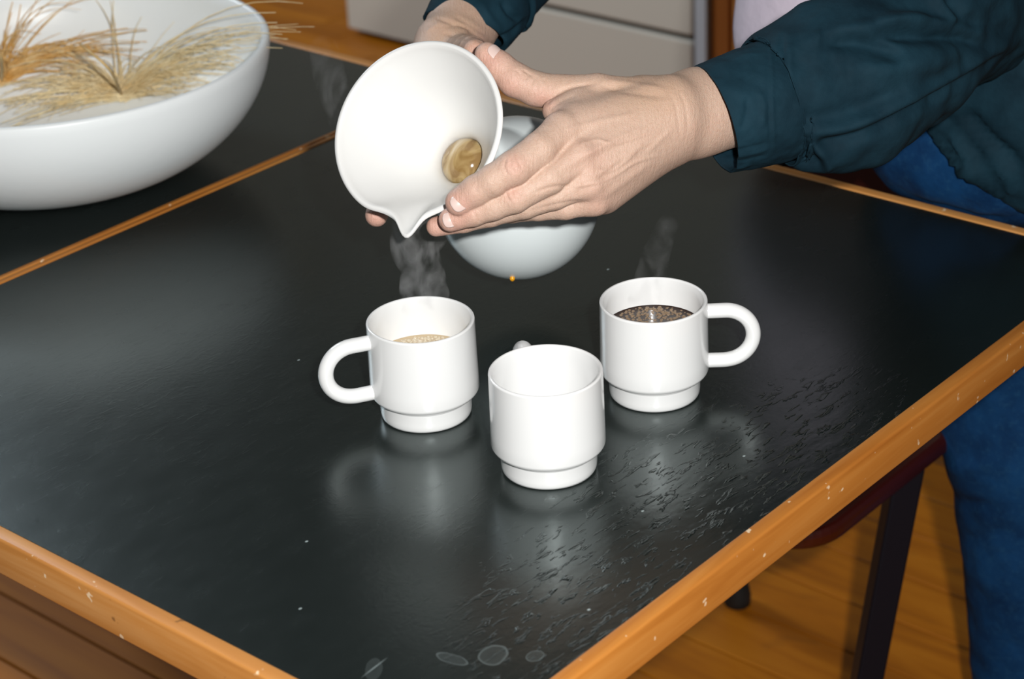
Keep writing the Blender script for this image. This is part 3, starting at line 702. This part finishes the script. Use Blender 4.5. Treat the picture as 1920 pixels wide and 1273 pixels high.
# arms and trunk under the clothes, joined into the same body mesh
elbL = W(1905, -25, 1.80); shL = np.array([0.43, 0.085, 1.20]); shR = np.array([0.66, 0.30, 1.19]); elbR = np.array([0.42, 0.32, 1.05])
wrL = W(1420, 200, 1.612); wrR = W(905, 0, 1.79)
hipc = np.array([0.605, 0.0, 0.84]); chest = np.array([0.56, 0.17, 1.14])
ax, G = grid([0.02, -0.25, 0.05], [0.90, 0.46, 1.34], 0.010)
D = rcone(G, wrL, elbL, .029, .042)
for a, b, ra, rb in ((elbL, shL, .042, .050), (wrR, elbR, .026, .038), (elbR, shR, .038, .046), (hipc, chest, .10, .105), (shL, shR, .055, .055), ((shL + shR) / 2, (shL + shR) / 2 + [-.03, .05, .08], .05, .048),
                     ([.585, -.045, .80], [.578, -.045, .42], .066, .048), ([.578, -.045, .42], [.60, -.06, .10], .048, .036), ([.73, .03, .80], [.78, -.02, .42], .066, .048), ([.78, -.02, .42], [.84, -.10, .10], .048, .036)):
    D = smin(D, rcone(G, a, b, ra, rb), 0.02)
V3, F3 = surface_nets(D, ax); V3 = relax(V3, F3, 3)
N3 = normals(V3, F3)
if ((N3 * (V3 - V3.mean(0))).sum(1)).mean() < 0: F3 = F3[:, ::-1]
parts_v.append(V3); parts_f.append(F3); parts_c.append(np.tile(SKIN, (len(V3), 1)))
of = 0; FF = []
for v, f in zip(parts_v, parts_f): FF.append(f + of); of += len(v)
link('body', np.concatenate(parts_v), np.concatenate(FF), m_skin, pe, True, np.concatenate(parts_c))

def nail(c, tip, nrm, L, wd, r, taper=0.9):
    """c centre on the finger axis, tip = direction to fingertip, nrm = outward direction (camera frame)"""
    c = to_world(c); tdir = R @ np.array(tip, float); tdir /= np.linalg.norm(tdir); n = R @ np.array(nrm, float); n -= tdir * (n @ tdir); n /= np.linalg.norm(n); s = np.cross(tdir, n)
    V = []; nu, nv = 14, 14; half = wd / 2 / r
    for off in (0.0003, -0.0008):
        for i in range(nu + 1):
            u = -1 + 2 * i / nu
            for j in range(nv + 1):
                vq = -1 + 2 * j / nv
                # superellipse outline
                uu_, vq_ = u, vq; sc = (1 - 0.22 * abs(u) ** 4 * 1.0)
                uc = u * (1 - 0.20 * abs(vq) ** 3)
                a = half * vq_ * sc
                rr_ = r + off - 0.0010 * max(0, uc) ** 2
                V.append(c + tdir * uc * L / 2 + n * math.cos(a) * rr_ + s * math.sin(a) * rr_)
    Fc = []; m_ = (nu + 1) * (nv + 1)
    for i in range(nu):
        for j in range(nv):
            a = i * (nv + 1) + j; Fc.append((a, a + 1, a + nv + 2, a + nv + 1)); Fc.append((m_ + a, m_ + a + nv + 1, m_ + a + nv + 2, m_ + a + 1))
    bd = [j for j in range(nv + 1)] + [i * (nv + 1) + nv for i in range(1, nu + 1)] + [nu * (nv + 1) + j for j in range(nv - 1, -1, -1)] + [i * (nv + 1) for i in range(nu - 1, 0, -1)]
    for a, b in zip(bd, bd[1:] + bd[:1]): Fc.append((a, m_ + a, m_ + b, b))
    return link('fingernail', V, Fc, m_nail, pe)
nail(k(863, 380, 1.502), (-31, -20, 0), (-0.10, -0.10, 1), 0.0140, 0.0130, 0.0104)
nail(k(847, 412, 1.513), (-40, -12, 0), (-0.10, -0.05, 1), 0.0130, 0.0120, 0.0090)
nail(k(921, 112, 1.5575), (-22, 25, 0), (0.62, 0.38, 0.9), 0.0150, 0.0130, 0.0106)

# ---- clothes
ja = link('jacket', [(0, 0, 0)], [], m_jacket, pe) if False else None
def loft(stations, nseg=128, step=6):
    """stations: (centre world, half-width a along e1, half-width b along e2, e1 hint)"""
    P = catmull([s_[0] for s_ in stations], step); A = catmull([(s_[1], s_[2], 0) for s_ in stations], step)
    E = catmull([s_[3] for s_ in stations], step)
    tg = np.gradient(P, axis=0); tg /= np.linalg.norm(tg, axis=1)[:, None]; th = np.arange(nseg) / nseg * 2 * math.pi; V = []
    for i in range(len(P)):
        n = tg[i]
        if len(stations[0]) > 4 and i < step * 1.0: 
            w_ = 1 - i / step; n = n * (1 - w_) + np.array(stations[0][4]) * w_; n /= np.linalg.norm(n)
        e1 = E[i] - n * (E[i] @ n); e1 /= np.linalg.norm(e1); e2 = np.cross(n, e1)
        V.append(P[i] + A[i, 0] * np.cos(th)[:, None] * e1 + A[i, 1] * np.sin(th)[:, None] * e2)
    V = np.array(V); nr = len(P)
    i, j = np.meshgrid(np.arange(nr - 1), np.arange(nseg), indexing='ij'); kx = (j + 1) % nseg
    Fc = np.stack([i * nseg + j, i * nseg + kx, (i + 1) * nseg + kx, (i + 1) * nseg + j], -1).reshape(-1, 4)
    return V.reshape(-1, 3), Fc
def wrinkle(V, N, amp, sc, seed=0, stretch=(1, 1, 1)):
    out = np.empty(len(V))
    for i, p in enumerate(V):
        q = Vector((p[0] * sc * stretch[0] + seed, p[1] * sc * stretch[1], p[2] * sc * stretch[2])); out[i] = mnoise.fractal(q, 0.8, 2.0, 3)
    return V + N * (amp * out)[:, None]
def outward(V, Fc, centre_fn=None):
    N = normals(V, Fc); px_, py_ = pix(V); d = ((N * (CAM - V)).sum(1)); z = to_cam(V)[:, 2]
    near = z > np.median(z)
    if d[near].mean() < 0: Fc = Fc[:, ::-1]; N = -N
    return N, Fc
upc = R @ np.array([0, 1, 0.])      # image up in the world
def st(px_, py_, d_, a, b, tilt=0.0):
    e = R @ np.array([math.sin(math.radians(tilt)), math.cos(math.radians(tilt)), 0.]); return [W(px_, py_, d_), a, b, e]
def solid(o, th=0.0012, off=-1):
    s_ = o.modifiers.new('thick', 'SOLIDIFY'); s_.thickness = th; s_.offset = off; return o
jk = None
# torso of the jacket first : it is the part that owns sleeves, cuffs and buttons
sideL = np.array([-0.89, -0.456, 0.0]); FW = np.array([-0.456, 0.89, 0.0])
ax, G = grid([0.34, -0.30, 0.66], [0.95, 0.42, 1.34], 0.006)
Z_ = np.array([0, 0, 1.])
D = ellip(G, (0.612, -0.015, 0.86), (0.182, 0.224, 0.24), [FW, sideL, Z_])
D = smin(D, ellip(G, (0.60, 0.04, 1.02), (0.150, 0.205, 0.22), [FW, sideL, Z_]), 0.05)
D = smin(D, ellip(G, (0.565, 0.14, 1.16), (0.135, 0.215, 0.14), [FW, sideL, Z_]), 0.05)
for s_ in (shL, shR): D = smin(D, rcone(G, s_, s_ + np.array([0, -0.02, -0.02]), .065, .065), 0.04)
hem = (G[2] - 0.818) - 0.70 * (G[1] - 0.0) - 0.0 * G[0]
D = np.maximum(D, -hem * 0.82)                                             # hem line rising toward the front
fcut = (G[0] - 0.55) * FW[0] + (G[1] - 0.04) * FW[1] - 0.115
D = np.maximum(D, fcut * 0.8 - 0.20 * (G[2] - 0.8))                       # open front
V, Fc = surface_nets(D, ax); V = relax(V, Fc, 12); N, Fc = outward(V, Fc)
V = wrinkle(V, N, 0.006, 9, 3)
V = crease(V, N, [([(1730, 235), (1775, 280), (1810, 320)], 12, -0.005), ([(1760, 210), (1800, 260), (1850, 310)], 12, -0.006), ([(1800, 205), (1850, 262), (1920, 320)], 14, -0.012),
                  ([(1775, 235), (1815, 300), (1828, 340)], 10, 0.008), ([(1722, 245), (1780, 300), (1815, 340)], 9, 0.007), ([(1860, 320), (1880, 370), (1925, 395)], 14, -0.003), ([(1870, 300), (1900, 370)], 8, 0.006), ([(1690, 232), (1765, 290), (1840, 352), (1925, 400)], 8, 0.0015)])
jk = link('jacket', V, Fc, m_jacket, pe)

# left sleeve
SL = [st(1447, 190, 1.597, .0492, .0475, 4), st(1470, 182, 1.600, .0540, .0490, 8), st(1530, 170, 1.608, .0650, .051, 16), st(1600, 150, 1.622, .0700, .053, 22), st(1680, 105, 1.648, .0680, .053, 30),
      st(1760, 55, 1.685, .0690, .054, 34), st(1850, 0, 1.76, .0690, .056, 36), [W(1925, -60, 1.80), .066, .060, upc]]
SL += [[0.5 * (elbL + shL) + [0, 0, .02], .066, .066, R @ np.array([-1, .3, 0.])], [shL, .068, .068, R @ np.array([-1, .3, 0.])]]
V, Fc = loft(SL, 220, 24); N, Fc = outward(V, Fc)
V = wrinkle(V, N, 0.0062, 14, 8, (1.0, 1, 1)); N = normals(V, Fc)
V = crease(V, N, [(a_, w_ * 1.45, d_ * 0.95) for a_, w_, d_ in [
    ([(1500, 274), (1550, 270), (1640, 243), (1760, 175), (1860, 118), (1925, 88)], 8, -0.0075),
    ([(1500, 250), (1600, 235), (1700, 190), (1800, 140), (1925, 70)], 9, 0.0060),
    ([(1470, 225), (1540, 222), (1620, 200), (1700, 165)], 14, -0.0050),
    ([(1535, 72), (1600, 78), (1650, 92), (1690, 108)], 12, -0.0080), ([(1500, 75), (1580, 60), (1660, 45), (1740, 40)], 10, 0.0045),
    ([(1640, 60), (1720, 66), (1800, 72), (1860, 92)], 10, -0.0085), ([(1640, 40), (1720, 40), (1790, 52)], 9, 0.0055),
    ([(1745, -10), (1775, 20), (1792, 45)], 7, 0.0060), ([(1770, -10), (1800, 25), (1850, 50)], 10, -0.0055),
    ([(1466, 62), (1468, 110), (1467, 190), (1466, 240)], 5, -0.0022), ([(1480, 80), (1477, 130), (1482, 190)], 8, 0.0028),
    ([(1490, 250), (1515, 290), (1550, 318)], 9, -0.0060), ([(1515, 262), (1540, 290), (1556, 322)], 9, 0.0050),
    ([(1590, 130), (1660, 128), (1720, 120), (1800, 100)], 16, 0.0060),
    ([(1880, 0), (1860, 50), (1920, 60)], 12, -0.0035)]])
sl = link('sleeve', V, Fc, m_jacket, jk); solid(sl)
CF = [st(1338, 224, 1.588, .0432, .0470, 0), st(1372, 213, 1.589, .0446, .0465, 1), st(1412, 201, 1.592, .0464, .0455, 2), st(1452, 189, 1.597, .0475, .0430, 4), st(1462, 186, 1.598, .0468, .0425, 5)]
CF[0].append(R @ np.array([0.93, 0.35, -0.15]))
for s_ in CF[:1]: s_[3] = R @ np.array([-0.33, 0.94, 0.])
V, Fc = loft(CF, 200, 16); N, Fc = outward(V, Fc)
V = wrinkle(V, N, 0.0012, 40, 5); N = normals(V, Fc)
V = crease(V, N, [([(1402, 180), (1400, 215), (1390, 245)], 6, -0.0014), ([(1425, 172), (1432, 200), (1430, 240)], 6, 0.0014), ([(1446, 90), (1448, 190), (1452, 288)], 3, 0.0012), ([(1440, 90), (1442, 190), (1445, 288)], 2.4, -0.0006),
                  ([(1365, 285), (1400, 278), (1440, 268)], 3, -0.0010), ([(1370, 295), (1405, 289), (1440, 279)], 3, 0.0010), ([(1372, 305), (1405, 299), (1440, 290)], 3, -0.0010), ([(1378, 318), (1410, 308)], 3, 0.001)])
cf = link('cuff', V, Fc, m_jacket, jk); solid(cf, 0.0018)

# right sleeve
SRt = [st(868, 56, 1.765, .0365, .032, 0), st(885, 36, 1.772, .0385, .034, 0), st(910, 5, 1.785, .0405, .036, 0), st(945, -45, 1.81, .0430, .040, 0), [elbR + [0, 0, .0], .050, .050, FW], [0.5 * (elbR + shR), .058, .058, FW], [shR, .065, .065, FW]]
for s_ in SRt[:4]: s_[3] = R @ np.array([0.80, -0.60, 0.])
SRt[0].append(R @ np.array([0.30, 0.92, -0.25]) * 1.0)
V, Fc = loft(SRt, 160, 16); N, Fc = outward(V, Fc)
V = wrinkle(V, N, 0.0025, 18, 2); N = normals(V, Fc)
V = crease(V, N, [([(930, 78), (965, 60), (1000, 30)], 6, -0.004), ([(940, 0), (955, 25), (975, 40)], 6, -0.003), ([(900, 0), (915, 30), (940, 60)], 8, 0.002)])
s2 = link('sleeve', V, Fc, m_jacket, jk); solid(s2, 0.002)

# lilac shirt hanging forward
ax, G = grid([0.34, -0.15, 0.74], [0.90, 0.50, 1.30], 0.007)
D = rcone(G, (0.582, 0.145, 1.14), (0.545, 0.160, 0.86), .118, .122)
D = smin(D, rcone(G, (0.60, 0.03, 0.86), (0.57, 0.10, 1.10), .13, .12), 0.05)
D = np.maximum(D, 0.785 - G[2] + 0.0 * G[0])
V, Fc = surface_nets(D, ax); V = relax(V, Fc, 3); N, Fc = outward(V, Fc); V = wrinkle(V, N, 0.004, 8, 1)
link('shirt', V, Fc, m_tee, pe)

# jeans
ax, G = grid([0.38, -0.28, 0.0], [0.92, 0.26, 0.95], 0.006)
D = ellip(G, (0.615, 0.015, 0.83), (0.140, 0.190, 0.17), [FW, sideL, Z_])
D = smin(D, rcone(G, (0.590, -0.02, 0.76), (0.578, -0.035, 0.45), .100, .080), 0.03)
D = smin(D, rcone(G, (0.578, -0.035, 0.45), (0.60, -0.060, 0.07), .078, .062), 0.03)
D2 = rcone(G, (0.73, 0.03, 0.76), (0.78, -0.02, 0.45), .098, .076); D2 = smin(D2, rcone(G, (0.78, -0.02, 0.45), (0.84, -0.10, 0.07), .076, .062), 0.03)
D = smin(D, D2, 0.015)
D = smin(D, rcone(G, (0.478, 0.044, 0.782), (0.465, -0.05, 0.785), .056, .052), 0.04)
tab = np.maximum(np.maximum(G[0] - (XB + TW + 0.003), G[2] - (T + 0.0045)), (T - 0.04) - G[2]) + 0 * G[1]
D = np.maximum(D, -tab); D = np.maximum(D, 0.045 - G[2] + 0 * G[0])
V, Fc = surface_nets(D, ax); V = relax(V, Fc, 3); N, Fc = outward(V, Fc)
V = wrinkle(V, N, 0.0035, 14, 6)
V = crease(V, N, [([(1740, 900), (1800, 940), (1870, 950)], 10, -0.004), ([(1750, 990), (1820, 1010), (1900, 990)], 12, -0.003), ([(1745, 860), (1800, 880), (1900, 860)], 12, 0.003)])
m_ok = V[:, 0] < XB + TW + 0.003
V[:, 2] = np.where(m_ok & (V[:, 2] < T + 0.003), T + 0.003, V[:, 2])
link('jeans', V, Fc, m_jean, pe)
for (x_, y_) in ((0.60, -0.06), (0.84, -0.10)):
    ax, G = grid([x_ - 0.20, y_ - 0.16, -0.01], [x_ + 0.20, y_ + 0.28, 0.13], 0.006)
    c0 = np.array([x_, y_, 0.04]); DR = np.array([-.8, .6, 0]); D = rcone(G, c0 - DR * 0.05 + [0, 0, -.004], c0 + DR * 0.17 + [0, 0, -.012], .040, .030); D = smin(D, rcone(G, c0, c0 + [0, 0, .05], .040, .042), 0.03)
    D = np.maximum(D, 0.0005 - G[2] + 0 * G[0]); V, Fc = surface_nets(D, ax); V = relax(V, Fc, 2); N, Fc = outward(V, Fc); link('shoe', V, Fc, m_shoe, pe)

# ------------------------------------------------------------------ steam
def steam(path, rad, dens, label, seed, noise_scale=45, name='steam'):
    v, f = tube(catmull(path, 6), np.interp(np.linspace(0, 1, (len(path) - 1) * 6 + 1), np.linspace(0, 1, len(rad)), rad), 20)
    m = bpy.data.materials.new('steam_' + str(seed)); m.use_nodes = True; nt = m.node_tree
    for n_ in list(nt.nodes):
        if n_.type == 'BSDF_PRINCIPLED': nt.nodes.remove(n_)
    out = [n_ for n_ in nt.nodes if n_.type == 'OUTPUT_MATERIAL'][0]
    vs = nt.nodes.new('ShaderNodeVolumeScatter'); vs.inputs['Anisotropy'].default_value = 0.0; nt.links.new(vs.outputs[0], out.inputs['Volume'])
    tc = nt.nodes.new('ShaderNodeNewGeometry'); mp = nt.nodes.new('ShaderNodeMapping'); mp.inputs['Scale'].default_value = (1, 1, 0.55); mp.inputs['Location'].default_value = (seed * 3.1, 0, 0)
    nz = nt.nodes.new('ShaderNodeTexNoise'); nz.inputs['Scale'].default_value = noise_scale; nz.inputs['Detail'].default_value = 3; nz.inputs['Distortion'].default_value = 1.6
    rp = nt.nodes.new('ShaderNodeMapRange'); rp.inputs[1].default_value = 0.47; rp.inputs[2].default_value = 0.72; rp.inputs[3].default_value = 0; rp.inputs[4].default_value = dens
    nt.links.new(tc.outputs['Position'], mp.inputs[0]); nt.links.new(mp.outputs[0], nz.inputs['Vector']); nt.links.new(nz.outputs[0], rp.inputs[0]); nt.links.new(rp.outputs[0], vs.inputs['Density'])
    o = link(name, v, f, m); tag(o, label, 'steam', None, 'stuff'); return o
steam([W(795, 590, 1.60), W(795, 552, 1.61), W(790, 500, 1.62), W(778, 462, 1.63), W(790, 425, 1.64)], [.018, .020, .017, .020, .024], 42.0, 'thin white steam rising from the left mug toward the carafe spout', 1)
steam([W(1225, 565, 1.60), W(1225, 500, 1.61), W(1240, 450, 1.62), W(1255, 415, 1.63)], [.020, .012, .010, .008], 9.0, 'faint steam wisp curling above the right mug of black coffee', 4)
steam([W(640, 230, 1.68), W(628, 180, 1.70), W(615, 130, 1.72), W(605, 85, 1.74)], [.010, .013, .014, .012], 9.0, 'faint steam wisp left of the carafe funnel over the far panel', 7, 35)
